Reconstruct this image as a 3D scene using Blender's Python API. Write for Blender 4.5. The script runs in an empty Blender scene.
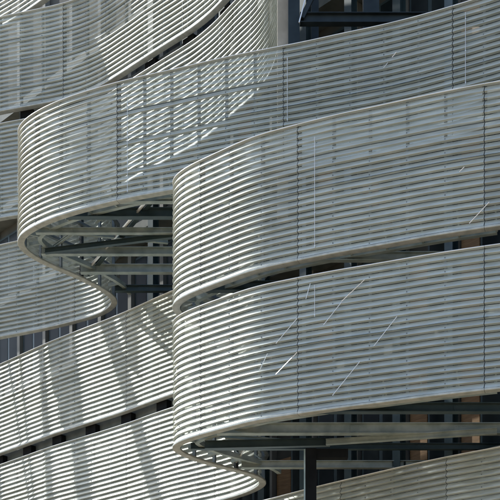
import bpy, bmesh, math, random
import numpy as np
from mathutils import Vector, Matrix

random.seed(7)
SC = bpy.context.scene
COL = SC.collection
R = math.radians
EYE = 1.6                      # eye height above the paving; ribbon heights below are above the eye

# ------------------------------------------------------------------ helpers
def tag(o, label=None, cat=None, group=None, kind=None):
    if label: o['label'] = label
    if cat: o['category'] = cat
    if group: o['group'] = group
    if kind: o['kind'] = kind
    return o

def empty(name, loc):
    o = bpy.data.objects.new(name, None)
    o.location = loc
    COL.objects.link(o)
    return o

class MB:
    """collects shapes of ONE part"""
    def __init__(self):
        self.v, self.f, self.m = [], [], []
    def add(self, v, f, m=0):
        n = len(self.v)
        self.v += [tuple(p) for p in v]
        self.f += [tuple(i + n for i in q) for q in f]
        self.m += [m] * len(f)
    def obox(self, c, ax, ay, az, m=0):
        """box with centre c and half-axis vectors"""
        c, ax, ay, az = map(Vector, (c, ax, ay, az))
        v = [c + sx * ax + sy * ay + sz * az for sz in (-1, 1) for sx, sy in ((-1, -1), (1, -1), (1, 1), (-1, 1))]
        self.add(v, [(3, 2, 1, 0), (4, 5, 6, 7), (0, 1, 5, 4), (1, 2, 6, 5), (2, 3, 7, 6), (3, 0, 4, 7)], m)
    def bar(self, p, q, w, h, m=0):
        """rectangular bar from p to q, width w (level), depth h"""
        p, q = Vector(p), Vector(q)
        d = q - p
        t = d.normalized()
        up = Vector((0, 0, 1))
        if abs(t.z) > .98: up = Vector((0, 1, 0))
        s = t.cross(up).normalized()
        u = s.cross(t)
        self.obox((p + q) / 2, d / 2, s * w / 2, u * h / 2, m)
    def ibeam(self, p, q, w, h, tf=.018, tw=.012):
        p, q = Vector(p), Vector(q)
        t = (q - p).normalized()
        up = Vector((0, 0, 1))
        if abs(t.z) > .98: up = Vector((.7, .7, 0))
        u = t.cross(up).cross(t).normalized()
        self.bar(p + u * (h - tf) / 2, q + u * (h - tf) / 2, w, tf) if abs(t.z) < .98 else None
        if abs(t.z) < .98:
            self.bar(p - u * (h - tf) / 2, q - u * (h - tf) / 2, w, tf)
            self.bar(p, q, tw, h - 2 * tf - .001)
        else:
            s = Vector((.71, -.70, 0)); a = Vector((.70, .71, 0))
            c = (p + q) / 2; d = (q - p) / 2
            self.obox(c + a * (h - tf) / 2, d, s * w / 2, a * tf / 2)
            self.obox(c - a * (h - tf) / 2, d, s * w / 2, a * tf / 2)
            self.obox(c, d, s * tw / 2, a * (h / 2 - tf - .0005))
    def tube(self, p, q, r, n=8, r2=None):
        p, q = Vector(p), Vector(q)
        t = (q - p).normalized()
        a = t.orthogonal().normalized(); b = t.cross(a)
        r2 = r if r2 is None else r2
        v = [p + (a * math.cos(2 * math.pi * k / n) + b * math.sin(2 * math.pi * k / n)) * r for k in range(n)]
        v += [q + (a * math.cos(2 * math.pi * k / n) + b * math.sin(2 * math.pi * k / n)) * r2 for k in range(n)]
        f = [(k, (k + 1) % n, n + (k + 1) % n, n + k) for k in range(n)]
        f += [tuple(range(n))[::-1], tuple(range(n, 2 * n))]
        self.add(v, f)
    def build(self, name, mats, parent=None, smooth=False):
        me = bpy.data.meshes.new(name)
        org = Vector((0, 0, 0))
        if parent is not None: org = parent.matrix_basis.translation if parent.parent is None else parent.parent.matrix_basis.translation + parent.matrix_basis.translation
        me.from_pydata([(x - org.x, y - org.y, z - org.z) for x, y, z in self.v], [], self.f)
        mats = mats if isinstance(mats, (list, tuple)) else [mats]
        for m in mats: me.materials.append(m)
        me.polygons.foreach_set('material_index', self.m)
        if smooth: me.polygons.foreach_set('use_smooth', [True] * len(me.polygons))
        me.update()
        o = bpy.data.objects.new(name, me)
        COL.objects.link(o)
        if parent is not None: o.parent = parent
        return o

def grid_mesh(name, P, mats, parent, smooth=True, extra=None, row=None):
    """P: (nu, nv, 3) array -> quads"""
    nu, nv = P.shape[:2]
    org = np.array(parent.location[:])
    idx = np.arange(nu * nv).reshape(nu, nv)
    q = np.stack([idx[:-1, :-1], idx[1:, :-1], idx[1:, 1:], idx[:-1, 1:]], -1).reshape(-1, 4)
    verts = P.reshape(-1, 3) - org
    mi = np.zeros(len(q), int) if row is None else np.tile(row, nu - 1)
    if row is not None:
        keep = mi >= 0; q, mi = q[keep], mi[keep]
    sm = np.ones(len(q), bool) if smooth else np.zeros(len(q), bool)
    if extra is not None and len(extra.f):
        ev = np.array(extra.v) - org
        ef = np.array(extra.f) + len(verts)
        verts = np.vstack([verts, ev]); q = np.vstack([q, ef])
        mi = np.concatenate([mi, np.ones(len(ef), int)]); sm = np.concatenate([sm, np.zeros(len(ef), bool)])
    me = bpy.data.meshes.new(name)
    me.vertices.add(len(verts)); me.vertices.foreach_set('co', verts.ravel())
    me.loops.add(q.size); me.loops.foreach_set('vertex_index', q.ravel().astype(np.int32))
    me.polygons.add(len(q))
    me.polygons.foreach_set('loop_start', np.arange(0, q.size, 4, dtype=np.int32))
    me.polygons.foreach_set('loop_total', np.full(len(q), 4, dtype=np.int32))
    for m in mats: me.materials.append(m)
    me.polygons.foreach_set('material_index', mi.astype(np.int32))
    me.polygons.foreach_set('use_smooth', sm)
    me.update(calc_edges=True)
    me.validate()
    o = bpy.data.objects.new(name, me)
    COL.objects.link(o); o.parent = parent
    return o

# ------------------------------------------------------------------ materials
def new_mat(name):
    m = bpy.data.materials.new(name); m.use_nodes = True
    nt = m.node_tree
    return m, nt, nt.nodes['Principled BSDF'], nt.nodes['Material Output']

def noise_col(nt, bsdf, c0, c1, scale=3, detail=6, stretch=(1, 1, 1), lo=.35, hi=.65):
    tc = nt.nodes.new('ShaderNodeTexCoord')
    mp = nt.nodes.new('ShaderNodeMapping'); mp.inputs['Scale'].default_value = stretch
    nz = nt.nodes.new('ShaderNodeTexNoise'); nz.inputs['Scale'].default_value = scale; nz.inputs['Detail'].default_value = detail
    rp = nt.nodes.new('ShaderNodeValToRGB')
    rp.color_ramp.elements[0].position = lo; rp.color_ramp.elements[0].color = (*c0, 1)
    rp.color_ramp.elements[1].position = hi; rp.color_ramp.elements[1].color = (*c1, 1)
    L = nt.links.new
    L(tc.outputs['Object'], mp.inputs['Vector']); L(mp.outputs[0], nz.inputs['Vector'])
    L(nz.outputs['Fac'], rp.inputs['Fac']); L(rp.outputs['Color'], bsdf.inputs['Base Color'])
    return nz, rp

def simple(name, c0, c1, rough=.5, metal=0., scale=3, stretch=(1, 1, 1), spec=None):
    m, nt, b, out = new_mat(name)
    nz, rp = noise_col(nt, b, c0, c1, scale, 6, stretch)
    b.inputs['Roughness'].default_value = rough; b.inputs['Metallic'].default_value = metal
    if spec is not None: b.inputs['Specular IOR Level'].default_value = spec
    return m

def perforated(name, c0, c1, open_area=.30, metal=.85, rough=.24):
    """finely perforated aluminium sheet: the holes are far below one pixel, so they act as an even open area"""
    m, nt, b, out = new_mat(name)
    nz, rp = noise_col(nt, b, c0, c1, 1.6, 8, (1, 1, 6))
    L = nt.links.new
    oi = nt.nodes.new('ShaderNodeObjectInfo')            # every panel a slightly different batch
    pr = nt.nodes.new('ShaderNodeMapRange'); pr.inputs['To Min'].default_value = .88; pr.inputs['To Max'].default_value = 1.06
    L(oi.outputs['Random'], pr.inputs['Value'])
    mu = nt.nodes.new('ShaderNodeMix'); mu.data_type = 'RGBA'; mu.blend_type = 'MULTIPLY'; mu.inputs[0].default_value = 1
    L(rp.outputs['Color'], mu.inputs[6]); L(pr.outputs[0], mu.inputs[7]); L(mu.outputs[2], b.inputs['Base Color'])
    b.inputs['Metallic'].default_value = metal
    mr = nt.nodes.new('ShaderNodeMapRange'); mr.inputs['To Min'].default_value = rough - .08; mr.inputs['To Max'].default_value = rough + .1
    L(nz.outputs['Fac'], mr.inputs['Value']); L(mr.outputs[0], b.inputs['Roughness'])
    tr = nt.nodes.new('ShaderNodeBsdfTransparent')
    mx = nt.nodes.new('ShaderNodeMixShader'); mx.inputs['Fac'].default_value = open_area
    L(b.outputs[0], mx.inputs[1]); L(tr.outputs[0], mx.inputs[2]); L(mx.outputs[0], out.inputs['Surface'])
    return m

M = {}
M['sheet'] = perforated('slat_face_aluminium', (.52, .56, .505), (.68, .73, .665), .20, .45, .38)
M['return'] = perforated('slotted_return_aluminium', (.54, .59, .545), (.68, .72, .665), .36, .5, .36)
M['rail'] = simple('aluminium_rail', (.70, .73, .72), (.80, .82, .81), .3, .15, 4)
M['rim'] = simple('rim_coated', (.36, .39, .365), (.50, .525, .49), .5, .2, 5)
M['stud'] = simple('stud_steel', (.16, .20, .22), (.24, .28, .30), .45, .4, 4)
M['rivet'] = simple('rivet_dark', (.14, .16, .16), (.22, .24, .24), .5, .6, 9)
M['gasket'] = simple('joint_gasket', (.02, .03, .035), (.05, .06, .065), .6, 0, 9)
M['galv'] = simple('galvanised_beam', (.27, .335, .325), (.42, .49, .47), .45, .3, 3)
M['dark'] = simple('dark_painted_steel', (.03, .055, .062), (.055, .085, .09), .35, .2, 2)
M['navy'] = simple('navy_black_steel', (.010, .018, .024), (.022, .034, .042), .45, 0, 2, spec=.3)
M['black'] = simple('black_painted_steel', (.006, .007, .008), (.012, .013, .014), .8, 0, 2, spec=.1)
M['cable'] = simple('bright_wire', (.84, .85, .82), (.9, .9, .88), .28, .5, 4)
M['concrete'] = simple('pale_concrete', (.20, .21, .20), (.29, .295, .28), .8, 0, 1.2)
M['beige'] = simple('beige_concrete', (.34, .32, .27), (.46, .43, .37), .8, 0, 2)
M['edge'] = simple('slab_edge_grey', (.10, .122, .118), (.16, .18, .175), .7, 0, 2)
M['timber'] = simple('orange_timber', (.22, .125, .05), (.34, .20, .085), .5, 0, 3, (1, 1, 12))
M['wall'] = simple('render_wall', (.06, .066, .063), (.10, .105, .10), .85, 0, .8)
M['glass'] = simple('dark_glass', (.012, .018, .020), (.03, .04, .042), .25, 0, .6, spec=.1)
M['paving'] = simple('tan_paving', (.34, .245, .15), (.44, .335, .22), .85, 0, .25)

# ------------------------------------------------------------------ curves
def spline(pts, ds=.11, sigma=.30):
    p = np.array(pts, float)
    d = np.r_[0, np.cumsum(np.hypot(*np.diff(p, axis=0).T))]
    # centripetal-like Catmull-Rom through dense Hermite
    tan = np.gradient(p, d, axis=0)
    s = np.arange(0, d[-1], .02)
    k = np.clip(np.searchsorted(d, s, 'right') - 1, 0, len(d) - 2)
    h = (d[k + 1] - d[k])[:, None]; u = ((s - d[k])[:, None]) / h
    q = (2*u**3-3*u**2+1)*p[k] + (u**3-2*u**2+u)*h*tan[k] + (-2*u**3+3*u**2)*p[k+1] + (u**3-u**2)*h*tan[k+1]
    n = int(3 * sigma / .02); ker = np.exp(-.5 * (np.arange(-n, n + 1) * .02 / sigma) ** 2); ker /= ker.sum()
    for c in range(2):
        a = q[:, c]
        lo = 2 * a[0] - a[1:n + 1][::-1]; hi = 2 * a[-1] - a[-n - 1:-1][::-1]
        q[:, c] = np.convolve(np.r_[lo, a, hi], ker, 'valid')
    d = np.r_[0, np.cumsum(np.hypot(*np.diff(q, axis=0).T))]
    m = int(d[-1] / ds)
    s = np.linspace(0, d[-1], m + 1)
    return Curve(s, np.c_[np.interp(s, d, q[:, 0]), np.interp(s, d, q[:, 1])])

class Curve:
    def __init__(self, s, p):
        self.s, self.p, self.len = s, p, s[-1]
        t = np.gradient(p, s, axis=0); t /= np.linalg.norm(t, axis=1)[:, None]
        self.n = np.c_[-t[:, 1], t[:, 0]]          # outward, towards the street
        self.t = t
    def at(self, s):
        f = lambda a: np.stack([np.interp(s, self.s, a[:, 0]), np.interp(s, self.s, a[:, 1])], -1)
        n = f(self.n); n /= np.linalg.norm(n, axis=-1)[..., None]
        return f(self.p), n
    def s_of(self, x, y):
        return self.s[np.argmin(np.hypot(self.p[:, 0] - x, self.p[:, 1] - y))]
    def x_at_y(self, y):
        return float(np.interp(y, self.p[:, 1], self.p[:, 0]))

def sweep(curve, prof, name, mat, parent, s0=None, s1=None, step=.11):
    """closed profile [(outward, z)] swept along the curve"""
    s0 = 0 if s0 is None else s0; s1 = curve.len if s1 is None else s1
    s = np.linspace(s0, s1, max(2, int((s1 - s0) / step) + 1))
    p, n = curve.at(s)
    prof = np.array(prof)
    k = len(prof)
    P = np.zeros((len(s), k, 3))
    P[:, :, :2] = p[:, None] + n[:, None] * prof[None, :, 0, None]
    P[:, :, 2] = prof[None, :, 1]
    mb = MB()
    v = P.reshape(-1, 3)
    f = [(i*k+j, (i+1)*k+j, (i+1)*k+(j+1) % k, i*k+(j+1) % k) for i in range(len(s)-1) for j in range(k)]
    f += [tuple(range(k))[::-1], tuple((len(s)-1)*k + j for j in range(k))]
    mb.add(v, f)
    o = mb.build(name, mat, parent)
    return o

def rprof(o0, o1, z0, z1, r=.015):
    """rounded rectangle profile"""
    out = []
    for cx, cz, a in ((o1 - r, z1 - r, 0), (o0 + r, z1 - r, 90), (o0 + r, z0 + r, 180), (o1 - r, z0 + r, 270)):
        for k in range(4):
            b = R(a + k * 30); out.append((cx + r * math.cos(b), cz + r * math.sin(b)))
    return out

# ------------------------------------------------------------------ plans (metres; x to the right, y away from the street viewer)
PLAN_LOW = [(10.6, 25.6), (8, 26.12), (5.58, 26.76), (4.24, 27.2), (2.89, 27.72), (2.03, 28.04), (1.18, 28.41), (0, 29.0), (-.61, 29.48), (-1.25, 30.0),
            (-1.7, 30.42), (-1.95, 30.75), (-2.04, 31.02), (-1.95, 31.33), (-1.78, 31.66), (-1.47, 32.1), (-1.09, 32.5), (-.69, 32.87),
            (-.22, 33.27), (.17, 33.72), (.36, 34.2), (.2, 34.75), (-.12, 35.3), (-.6, 35.85), (-1.6, 36.7), (-2.46, 37.4), (-3.2, 38.1), (-4.05, 38.92),
            (-5.6, 40.25), (-6.9, 41.35), (-8.0, 42.4), (-9.05, 43.4), (-10.2, 44.5)]
PLAN_MID = [(10.5, 26.8), (8, 28.1), (5.4, 29.46), (4.25, 30.0), (3.17, 30.42), (2.55, 30.62), (1.29, 31.05), (0, 31.43), (-.66, 31.64), (-2.05, 32.15), (-3.4, 32.62),
            (-4.12, 32.93), (-4.85, 33.28), (-5.63, 33.74), (-6.22, 34.22), (-6.58, 34.6), (-6.78, 34.98), (-6.76, 35.55), (-6.42, 36.2), (-5.92, 36.8), (-5.43, 37.3), (-4.99, 37.88),
            (-4.59, 38.5), (-4.42, 39.05), (-4.81, 39.8), (-5.92, 40.6), (-7.34, 41.34), (-8.74, 41.95), (-9.6, 42.32)]
PLAN_HIGH = [(.78, 31.9), (.7, 32.5), (.5, 33.2), (.15, 33.95), (-.43, 34.8), (-1.13, 35.85), (-1.67, 36.5), (-2.48, 37.25), (-3.3, 38.0), (-4.2, 38.85), (-5.0, 39.55), (-5.7, 39.98),
             (-6.5, 40.3), (-7.5, 40.6), (-8.52, 40.9), (-9.3, 41.2)]
PLAN_TOPMOST = [(-5.5, 39.25), (-6.1, 39.8), (-6.74, 40.4), (-7.9, 41.4), (-9.2, 42.4)]
PLAN_BASE = [(11.3, 26.0), (8.6, 27.75), (6.16, 29.62), (5.05, 30.4), (4.09, 31.17), (3.31, 31.85), (2.69, 32.4), (1.72, 33.28), (.49, 34.5), (-.8, 35.7), (-2.5, 37.4), (-4, 38.9), (-6, 40.7), (-8, 42.5), (-10.2, 44.6)]

STOREY = 3.63
def heights(level):
    zb = 9.62 + (level - 1) * STOREY + EYE
    return zb, zb + 3.25

WALL_P = Vector((2.0, 36.4)); WALL_T = Vector((.702, -.712)).normalized(); WALL_N = Vector((-WALL_T.y, WALL_T.x)) * -1   # towards the street
if WALL_N.y > 0: WALL_N = -WALL_N
def wall_x(y):
    return 2.0 + (36.4 - y) * (.702 / .712)

# ------------------------------------------------------------------ the corrugated screen ribbons
PITCH = .158; AMP = .034
PROF = [(0, 1), (.035, .97), (.15, .70), (.30, .35), (.45, .0), (.60, -.40), (.70, -.82), (.745, -1), (.775, -.93), (.83, -.5), (.93, .45), (.98, .92)]   # folded slat: leaning face, then the slotted return under the next lip
def make_ribbon(level, plan, label, joints, name='screen_ribbon', s_from=0, brackets=None):
    zb, zt = heights(level)
    c = spline(plan)
    root = empty(name, (float(c.p[len(c.p)//2, 0]), float(c.p[len(c.p)//2, 1]), zb))
    tag(root, label, 'facade screen', 'corrugated screens around the floors')
    # joints in arc length
    js = sorted([0.0] + [float(c.s_of(*j)) for j in joints] + [c.len])
    edges = [js[0]]
    for a, b in zip(js[:-1], js[1:]):
        n = max(1, round((b - a) / 3.6))
        for k in range(1, n + 1): edges.append(a + (b - a) * k / n)
    z0 = zb + .045
    zm = z0 + PITCH * 10
    studs = []
    for a, b in zip(edges[:-1], edges[1:]):
        n = max(1, round((b - a) / .86))
        studs += [a + (b - a) * k / n for k in range(n)]
    studs.append(edges[-1] - .08)
    for a, b in zip(edges[:-1], edges[1:]):
        for tier in (0, 1):
            k0, k1, off = (0, 10, 0.) if tier == 0 else (10, 20, .005)
            zo = np.array([(k + u) * PITCH for k in range(k0, k1) for u, o in PROF] + [k1 * PITCH - (.006 if tier == 0 else 0)])
            oo = np.array([o * AMP for k in range(k0, k1) for u, o in PROF] + [AMP])
            z = z0 + zo; nz = len(z) - 1
            za, zc = z[0], z[-1]
            ns = max(6, int((b - a) / .10))
            s = np.linspace(a, b, ns + 1)
            S = np.repeat(s[:, None], nz + 1, 1)
            S[0] = a + .009 + .18 * oo; S[-1] = b - .009 + .18 * oo      # the scalloped cut of the panel ends
            S = np.clip(S, 0.0, c.len)
            p, n = c.at(S)
            jog = random.uniform(-.004, .004)
            wob = .006 * np.sin(S * 1.7 + level) * np.sin(z[None, :] * 1.3) + .0035 * np.sin(S * 5.1 + 2 * level) * np.sin(z[None, :] * 2.9 + S) + jog
            O = oo[None, :] + off + wob
            P = np.zeros((ns + 1, nz + 1, 3))
            P[..., :2] = p + n * O[..., None]; P[..., 2] = z[None, :]
            row = np.array([-1 if j % len(PROF) in (8,) else 2 if j % len(PROF) > 8 or j % len(PROF) == 7 else 0 for j in range(nz)])   # -1: the open slot above each slat
            ex = MB()
            for st in studs:
                if a + .05 < st < b - .05:
                    pp, nn = c.at(np.array([st]))
                    nn = Vector((*nn[0], 0)); tt = Vector((nn.y, -nn.x, 0))
                    for k in range(k0, k1):
                        if (k + int(st * 3)) % 2: continue
                        if random.random() < .12: continue
                        q = Vector((*pp[0], z0 + (k + .25) * PITCH)) + nn * (AMP * .47 + off + jog + .002)
                        ex.obox(q, tt * .010, nn * .012, (0, 0, .011))
            grid_mesh('sheet_panel', P, [M['sheet'], M['rivet'], M['return']], root, True, ex, row)
    # studs and dark joint strips behind the sheets
    for st in studs:
        pp, nn = c.at(np.array([st])); nn = Vector((*nn[0], 0)); tt = Vector((nn.y, -nn.x, 0))
        wide = any(abs(st - e) < .05 for e in edges)
        q = Vector((*pp[0], 0)) - nn * (AMP + .05)
        mb = MB()
        mb.obox((q.x, q.y, (zb + zt) / 2), tt * (.05 if wide else .03), nn * .045, (0, 0, (zt - zb) / 2 - .04))
        mb.build('stud', M['gasket'] if wide else M['stud'], root)
    # rails
    for a, b in zip(edges[:-1], edges[1:]): sweep(c, rprof(-.16, AMP + .012, zb - .018, zb + .04, .016), 'bottom_rim', M['rim'], root, a + .004, b - .004)
    for a, b in zip(edges[:-1], edges[1:]): sweep(c, rprof(-.08, AMP + .008, z0 + 20 * PITCH - .004, z0 + 20 * PITCH + .022, .008), 'top_rail', M['rail'], root, a + .004, b - .004)
    for zc in (zb + .82, zm, zb + 2.45):
        sweep(c, rprof(-.25, -.135, zc - .04, zc + .04, .008), 'inner_rail', M['stud'], root, step=.3)
    if brackets:
        s0, s1, ss = brackets
        sa, sb = c.s_of(*s0), c.s_of(*s1)
        sweep(c, rprof(-.62, -.42, zb - .46, zb + .12, .01), 'edge_beam', M['edge'], root, sa, sb, .3)
        for s in np.arange(sa + ss, sb, 1.72):
            pp, nn = c.at(np.array([s])); nn = Vector((*nn[0], 0)); tt = Vector((nn.y, -nn.x, 0))
            mb = MB(); q = Vector((*pp[0], zb - .19)) - nn * .30
            mb.obox(q, tt * .24, nn * .10, (0, 0, .20)); mb.build('bracket', M['black'], root)
    return root, c, zb, zt

RIB = {}
joints_low = [(5.3, 26.85), (1.18, 28.41), (-1.25, 30.0), (-4.0, 38.9)]
RIB[0] = make_ribbon(0, PLAN_BASE, 'lowest corrugated screen, in the bottom right corner below the dark opening', [(5.0, 30.4), (2.4, 32.6)])
RIB[1] = make_ribbon(1, PLAN_LOW, 'lower rounded screen at right, its hollow bottom edge right above the black column', joints_low, brackets=((-.8, 36), (-10, 44.3), .5))
RIB[2] = make_ribbon(2, PLAN_LOW, 'upper of the two rounded corrugated screens at right, directly above the thin slot', joints_low, brackets=((-.8, 36), (-10, 44.3), 1.1))
RIB[3] = make_ribbon(3, PLAN_MID, 'long see-through corrugated screen whose rounded nose bulges out at far left over a steel frame', [(5.05, 29.6), (.9, 31.2), (-3.62, 32.72), (-6.1, 34.12)])
RIB[4] = make_ribbon(4, PLAN_HIGH, 'fan-like corrugated screen ending at the beige post, behind the long screen', [(-2.6, 37.4), (-6.1, 40.2)])
RIB[5] = make_ribbon(5, PLAN_HIGH, 'upper left corrugated screen, shaded left half, bright right half sweeping up', [(-2.0, 36.9), (-6.2, 40.2)], brackets=((-.43, 34.8), (-8, 40.8), .9))
RIB[6] = make_ribbon(6, PLAN_TOPMOST, 'topmost corrugated screen, a sliver cut by the top left corner', [(-7, 40.6)])

# wires and tie rods that belong to a screen
def on(level, s_xy, z, out):
    root, c, zb, zt = RIB[level]
    p, n = c.at(np.array([c.s_of(*s_xy)])); p = p[0] + n[0] * out
    return Vector((p[0], p[1], z))
def wire(level, xy, z0, z1, r=.0065):
    mb = MB(); mb.tube(on(level, xy, z0, AMP + .016), on(level, xy, z1, AMP + .016), r, 6)
    for zz in np.arange(z0 + .05, z1, .78):
        q = on(level, xy, float(zz), AMP + .006); mb.obox(q, (.012, -.005, 0), (-.005, -.014, 0), (0, 0, .008))
    mb.build('vertical_wire', M['cable'], RIB[level][0])
def rod(level, a, za, b, zc, r=.0065, out=AMP + .014):
    mb = MB(); mb.tube(on(level, a, za, out), on(level, b, zc, out), r, 6)
    mb.build('tie_rod', M['cable'], RIB[level][0])
FX = 1200.0; HY = 820.0
def plan_at(level, px):
    """plan point of the nearest leg of a screen in the direction px (pixels of the survey photo)"""
    c = RIB[level][1]; k = (px - 250) / FX
    d = c.p[:, 0] - k * c.p[:, 1]
    i = np.where(d[:-1] * d[1:] <= 0)[0][0]
    u = d[i] / (d[i] - d[i + 1]); return c.p[i] * (1 - u) + c.p[i + 1] * u
def zpx(pt, py): return (HY - py) / FX * pt[1] + EYE
def wire_px(level, px, y0, y1):
    p = plan_at(level, px); wire(level, p, zpx(p, y1), zpx(p, y0))
def rod_px(level, x0, y0, x1, y1, r=.0085):
    p, q = plan_at(level, x0), plan_at(level, x1)
    rod(level, p, zpx(p, y0), q, zpx(q, y1), r)
wire_px(3, 289, 58, 122); wire_px(3, 464, 14, 86); wire_px(3, 129.5, 100, 193)
wire_px(2, 315, 138, 249); wire_px(1, 314, 286, 318)
for x0, y0, x1, y1 in ((312, 284, 305, 300), (363, 281, 344, 302), (342, 303, 322, 326), (298, 319, 278, 344), (298, 353, 277, 375), (399, 317, 374, 347), (362, 362, 334, 396), (270, 354, 259, 372)):
    rod_px(1, x0, y0, x1, y1)
for x0, y0, x1, y1 in ((490, 203, 472, 224), (464, 168, 459, 173)):
    rod_px(2, x0, y0, x1, y1)
for x0, y0, x1, y1 in ((398, 53, 394, 58), (387, 64, 384, 69)):
    rod_px(3, x0, y0, x1, y1)

# ------------------------------------------------------------------ steel floor frames behind the screens
def frame(level, label, joists, braces, ring, zoff=.02):
    root_r, c, zb, zt = RIB[level]
    z = zb + zoff
    root = empty('steel_floor_frame', (1.0, joists[0][0] + 1, z))
    tag(root, label, 'steel frame', 'steel frames under the floors')
    def inside(y): return max(c.x_at_y(y - .1), c.x_at_y(y + .1)) + .3
    sa, sb = c.s_of(*ring[0]), c.s_of(*ring[1])
    sweep(c, rprof(-.66, -.54, z + .10, z + .24, .006), 'ring_beam', M['galv'], root, sa, sb, .2)
    for s in np.arange(sa, sb, .86):
        p_, n_ = c.at(np.array([s])); n_ = n_[0]; p_ = p_[0]
        mb = MB(); mb.bar((*(p_ - n_ * .17), z + .17), (*(p_ - n_ * .55), z + .17), .05, .10); mb.bar((*(p_ - n_ * .16), z + .55), (*(p_ - n_ * .56), z + .22), .035, .035)
        mb.build('outrigger', M['galv'], root)
    for y, h, w, dz, mk in joists:
        mb = MB(); mb.ibeam((inside(y), y, z + dz + h / 2), (wall_x(y) - .3, y, z + dz + h / 2), w, h)
        for q in range(1, 4):                                    # bolted splice plates on the web
            xx = inside(y) + .9 + (q - 1) * 2.6
            if xx > wall_x(y) - .8: break
            mb.obox((xx, y - .012, z + dz + h / 2), (.17, 0, 0), (0, .006, 0), (0, 0, h / 2 - .035))
            for bx in (-.12, -.05, .05, .12):
                for bz in (-.28, .28): mb.obox((xx + bx, y - .024, z + dz + h / 2 + bz * h), (.013, 0, 0), (0, .008, 0), (0, 0, .013))
        mb.build('joist', M[mk], root)
    for p, q, w, h, mk in braces:
        mb = MB(); mb.ibeam((p[0], p[1], z + p[2]), (q[0], q[1], z + q[2]), w, h, .012, .01)
        mb.build('brace', M[mk], root)
    return root

def pt(px, py, zrel, level):
    """point at height zrel above that level's bottom rim seen at (px, py)"""
    z = RIB[level][2] - EYE + zrel
    s = (HY - py) / z
    return ((px - 250) / s, FX / s, zrel)

B3 = lambda a, b, w, h, mk: (pt(*a, 3), pt(*b, 3), w, h, mk)
frame(3, 'grey and dark steel beams and crossing braces under the left nose', [
    (32.95, .20, .16, .05, 'galv'), (33.75, .26, .2, .03, 'dark'), (34.6, .16, .14, .0, 'galv'), (35.9, .22, .16, .0, 'galv'), (37.1, .26, .18, .0, 'galv'), (38.4, .2, .16, .0, 'dark')],
    [B3((45, 252, -.02), (200, 233, -.02), .12, .14, 'dark'), B3((66, 232, .25), (168, 242, .25), .10, .14, 'galv'), B3((50, 250, .3), (76, 231, .3), .07, .08, 'galv'),
     B3((86, 272, .2), (148, 200, .2), .05, .06, 'cable'), B3((88, 275, .3), (152, 200, .3), .14, .14, 'dark'), B3((96, 222, .35), (124, 196, .35), .1, .12, 'galv')], ((4.2, 30.0), (-4.45, 38.9)))
B1 = lambda a, b, w, h, mk: (pt(*a, 1), pt(*b, 1), w, h, mk)
frame(1, 'long grey and dark steel beams crossing the opening under the lower right screen', [
    (28.5, .22, .2, .03, 'dark'), (30.0, .27, .2, .0, 'galv'), (31.4, .16, .14, .05, 'dark'), (32.9, .2, .16, .0, 'galv')],
    [B1((205, 446, .0), (330, 443, .0), .14, .2, 'dark'), B1((326, 443, -.04), (497, 432, -.04), .12, .14, 'galv'),
     B1((236, 463, .2), (246, 447, .2), .05, .06, 'cable'), B1((225, 437, .3), (330, 446, .25), .08, .1, 'galv')], ((5.5, 26.8), (.3, 34.0)))
frame(2, 'steel beams glimpsed through the slot between the two right screens', [
    (28.6, .2, .16, .05, 'galv'), (30.2, .24, .18, .03, 'dark'), (32.0, .2, .16, .05, 'galv')], [], ((5.5, 26.8), (.3, 34.0)))

# dark steel frame at the top right beside the beige post
t = empty('steel_portal', (1.13, 31.5, 18.5))
tag(t, 'dark steel portal with crossbeam and slanting braces beside the beige post at the top', 'steel frame')
mb = MB(); mb.bar((1.15, 31.5, 17.5), (1.15, 31.5, 27.5), .30, .26); mb.build('upright', M['navy'], t)
mb = MB(); mb.ibeam((1.31, 31.5, 22.62), (6.2, 31.5, 22.62), .2, .26); mb.build('crossbeam', M['navy'], t)
mb = MB(); mb.bar((1.36, 31.42, 22.6), (2.2, 31.42, 24.3), .09, .12); mb.build('brace', M['navy'], t)
mb = MB(); mb.bar((1.28, 31.3, 22.4), (1.75, 31.3, 24.2), .03, .03); mb.build('tie_rod', M['cable'], t)
mb = MB(); mb.bar((3.25, 32.3, 21), (3.25, 32.3, 27.5), .42, .3); mb.build('upright', M['navy'], t)
mb = MB(); mb.bar((1.75, 32.4, 20), (1.75, 32.4, 27.5), .2, .2); mb.build('upright', M['navy'], t)
mb = MB(); mb.bar((.87, 31.75, 17.5), (.87, 31.75, 28.0), .29, .29)
tag(mb.build('concrete_post', M['beige']), 'beige concrete post closing the end of the fan-like screen', 'post')

# black column with its bracket
t = empty('black_column', (1.55, 30.2, 0))
tag(t, 'black steel column with a short top bracket, in front of the lowest screen', 'column')
mb = MB(); mb.bar((1.53, 30.2, 0), (1.53, 30.2, 10.92), .27, .27); mb.build('shaft', M['black'], t)
mb = MB(); mb.bar((1.53 + .136, 30.2, 10.80), (2.46, 30.2, 10.80), .24, .22); mb.build('bracket', M['black'], t)
mb = MB(); mb.bar((1.37, 30.1, 0), (1.37, 30.1, 10.9), .035, .035); mb.build('conduit', M['galv'], t)

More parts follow.
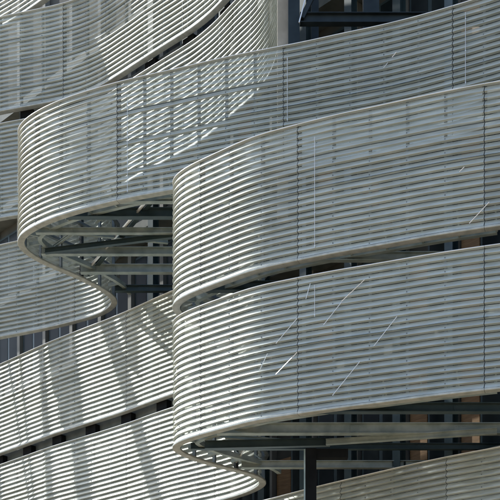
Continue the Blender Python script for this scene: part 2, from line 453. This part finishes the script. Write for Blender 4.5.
# ------------------------------------------------------------------ the building behind
def wp(tt, off, z):
    p = WALL_P + WALL_T * tt + WALL_N * off
    return Vector((p.x, p.y, z))
T3 = Vector((WALL_T.x, WALL_T.y, 0)); N3 = Vector((WALL_N.x, WALL_N.y, 0))
bld = empty('office_building', wp(0, 0, 0))
tag(bld, 'grey building with dark windows and timber panels behind the screens', 'building')
def wbox(name, t0, t1, o0, o1, z0, z1, mat, parent=bld):
    mb = MB(); mb.obox(wp((t0 + t1) / 2, (o0 + o1) / 2, (z0 + z1) / 2), T3 * (t1 - t0) / 2, N3 * (o1 - o0) / 2, (0, 0, (z1 - z0) / 2))
    return mb.build(name, mat, parent)
TA, TB = -20.0, 15.0
wbox('wall', TA, TB, -4, 0, 0, 36, M['wall'])
for lv in range(-1, 7):
    zb, zt = heights(lv)
    if zb < 1: continue
    wbox('floor_slab', TA, TB, 0.003, .8, zb - .30, zb + .0, M['edge'])
bay = 1.74
rnd = random.Random(3)
for lv in range(0, 6):
    zb, zt = heights(lv)
    for k in range(-11 if lv in (3, 4) else -4, 9):
        a = k * bay
        kind = rnd.random()
        if kind < .50 or k < -2:
            w = wbox('window', a + .16, a + bay - .16, .004, .10, zb + .25, zb + 2.95, M['dark'])
            wbox('pane', a + .23, a + .80, .101, .112, zb + .33, zb + 2.87, M['glass'], w)
            wbox('pane', a + .94, a + bay - .23, .101, .112, zb + .33, zb + 2.87, M['glass'], w)
        elif kind < .90:
            tz = rnd.choice([(.25, 1.6), (.9, 2.95), (.25, 2.4), (.25, 2.95)]); wbox('timber_panel', a + .16, a + .75, .004, .07, zb + tz[0], zb + tz[1], M['timber']); w = wbox('window', a + .8, a + bay - .16, .004, .1, zb + .25, zb + 2.95, M['dark']); wbox('pane', a + .87, a + bay - .23, .101, .112, zb + .33, zb + 2.87, M['glass'], w)
        else:
            wbox('wall_panel', a + .12, a + bay - .12, .004, .06, zb + .2, zb + 3.0, M['concrete'])
for k in range(-11, 9):
    a = k * bay
    wbox('pier', a - .09, a + .09, .004, .22, 8, 34, M['concrete'])
# columns in front of the slabs
for k in range(-4, 8):
    p = wp(k * bay + .5, 1.0, 0)
    mb = MB(); mb.ibeam((p.x, p.y, 0.0), (p.x, p.y, 33), .26, .26)
    o = mb.build('steel_column', M['dark'])
    tag(o, 'dark blue steel column standing in front of the building wall, behind the screens', 'column', 'dark columns behind the screens')

# added unseen posts left of the view, casting slanted shadow stripes on the screens
t = empty('shadow_posts', (-10, 43, 0))
tag(t, 'unseen slim leaning posts past the left ends of the screens, added to cast shadow stripes', 'shadow caster')
for lo, hi, wl, wh in [((-10.59, 44.29, 16.72), (-10.55, 44.36, 19.00), .30, .30), ((-9.97, 43.40, 17.16), (-9.88, 43.55, 19.11), .045, .06), ((-9.88, 43.20, 17.41), (-9.82, 43.30, 19.49), .065, .058),
                       ((-10.00, 42.89, 18.55), (-9.97, 42.95, 20.65), .13, .17), ((-10.01, 42.45, 19.92), (-9.97, 42.52, 21.93), .244, .247), ((-9.88, 41.60, 21.71), (-9.76, 41.81, 23.06), .36, .28)]:
    lo, hi = Vector(lo), Vector(hi); d = (hi - lo) / (hi.z - lo.z)
    w_ = Vector((.49, .87, 0)); dp = Vector((-.87, .49, 0)) * .05
    mb = MB(); a, b = lo - d * (lo.z - 0), hi + d * 9
    mb.obox((a + b) / 2, w_ * (wl + wh) / 4, dp, (b - a) / 2); mb.build('post', M['galv'], t)

# ------------------------------------------------------------------ ground
mb = MB(); mb.add([(-900, -900, 0), (900, -900, 0), (900, 900, 0), (-900, 900, 0)], [(0, 1, 2, 3)])
tag(mb.build('ground', M['paving']), kind='structure')

# ------------------------------------------------------------------ camera, light
cam = bpy.data.cameras.new('camera'); co = bpy.data.objects.new('camera', cam); COL.objects.link(co)
co.location = (0, 0, EYE); co.rotation_euler = (R(90), 0, 0)
cam.sensor_width = 36; cam.lens = 36 * FX / 500; cam.shift_y = (HY - 250) / 500
cam.clip_start = .1; cam.clip_end = 3000
SC.camera = co

SUN_EL = R(45); sxy = Vector((-.9, .435)).normalized()
sv = Vector((sxy.x * math.cos(SUN_EL), sxy.y * math.cos(SUN_EL), math.sin(SUN_EL)))
sun = bpy.data.lights.new('sun', 'SUN'); so = bpy.data.objects.new('sun', sun); COL.objects.link(so)
sun.energy = 2.4; sun.angle = R(.6); sun.color = (1, .985, .92)
so.rotation_euler = sv.to_track_quat('Z', 'Y').to_euler(); so.location = (0, 0, 60)
w = bpy.data.worlds.new('World'); SC.world = w; w.use_nodes = True
nt = w.node_tree; bg = nt.nodes['Background']
sky = nt.nodes.new('ShaderNodeTexSky'); sky.sky_type = 'NISHITA'; sky.sun_disc = False
sky.ozone_density = .8; sky.sun_elevation = SUN_EL; sky.sun_rotation = math.atan2(sxy.x, sxy.y)
nt.links.new(sky.outputs[0], bg.inputs['Color']); bg.inputs['Strength'].default_value = .135
SC.view_settings.view_transform = 'Standard'; SC.view_settings.look = 'None'
SC.view_settings.exposure = .85; SC.view_settings.gamma = 1; SC.view_settings.use_curve_mapping = False
SC.cycles.transparent_max_bounces = 24; SC.cycles.max_bounces = 8
SC.cycles.caustics_reflective = False; SC.cycles.caustics_refractive = False; SC.cycles.sample_clamp_indirect = 6
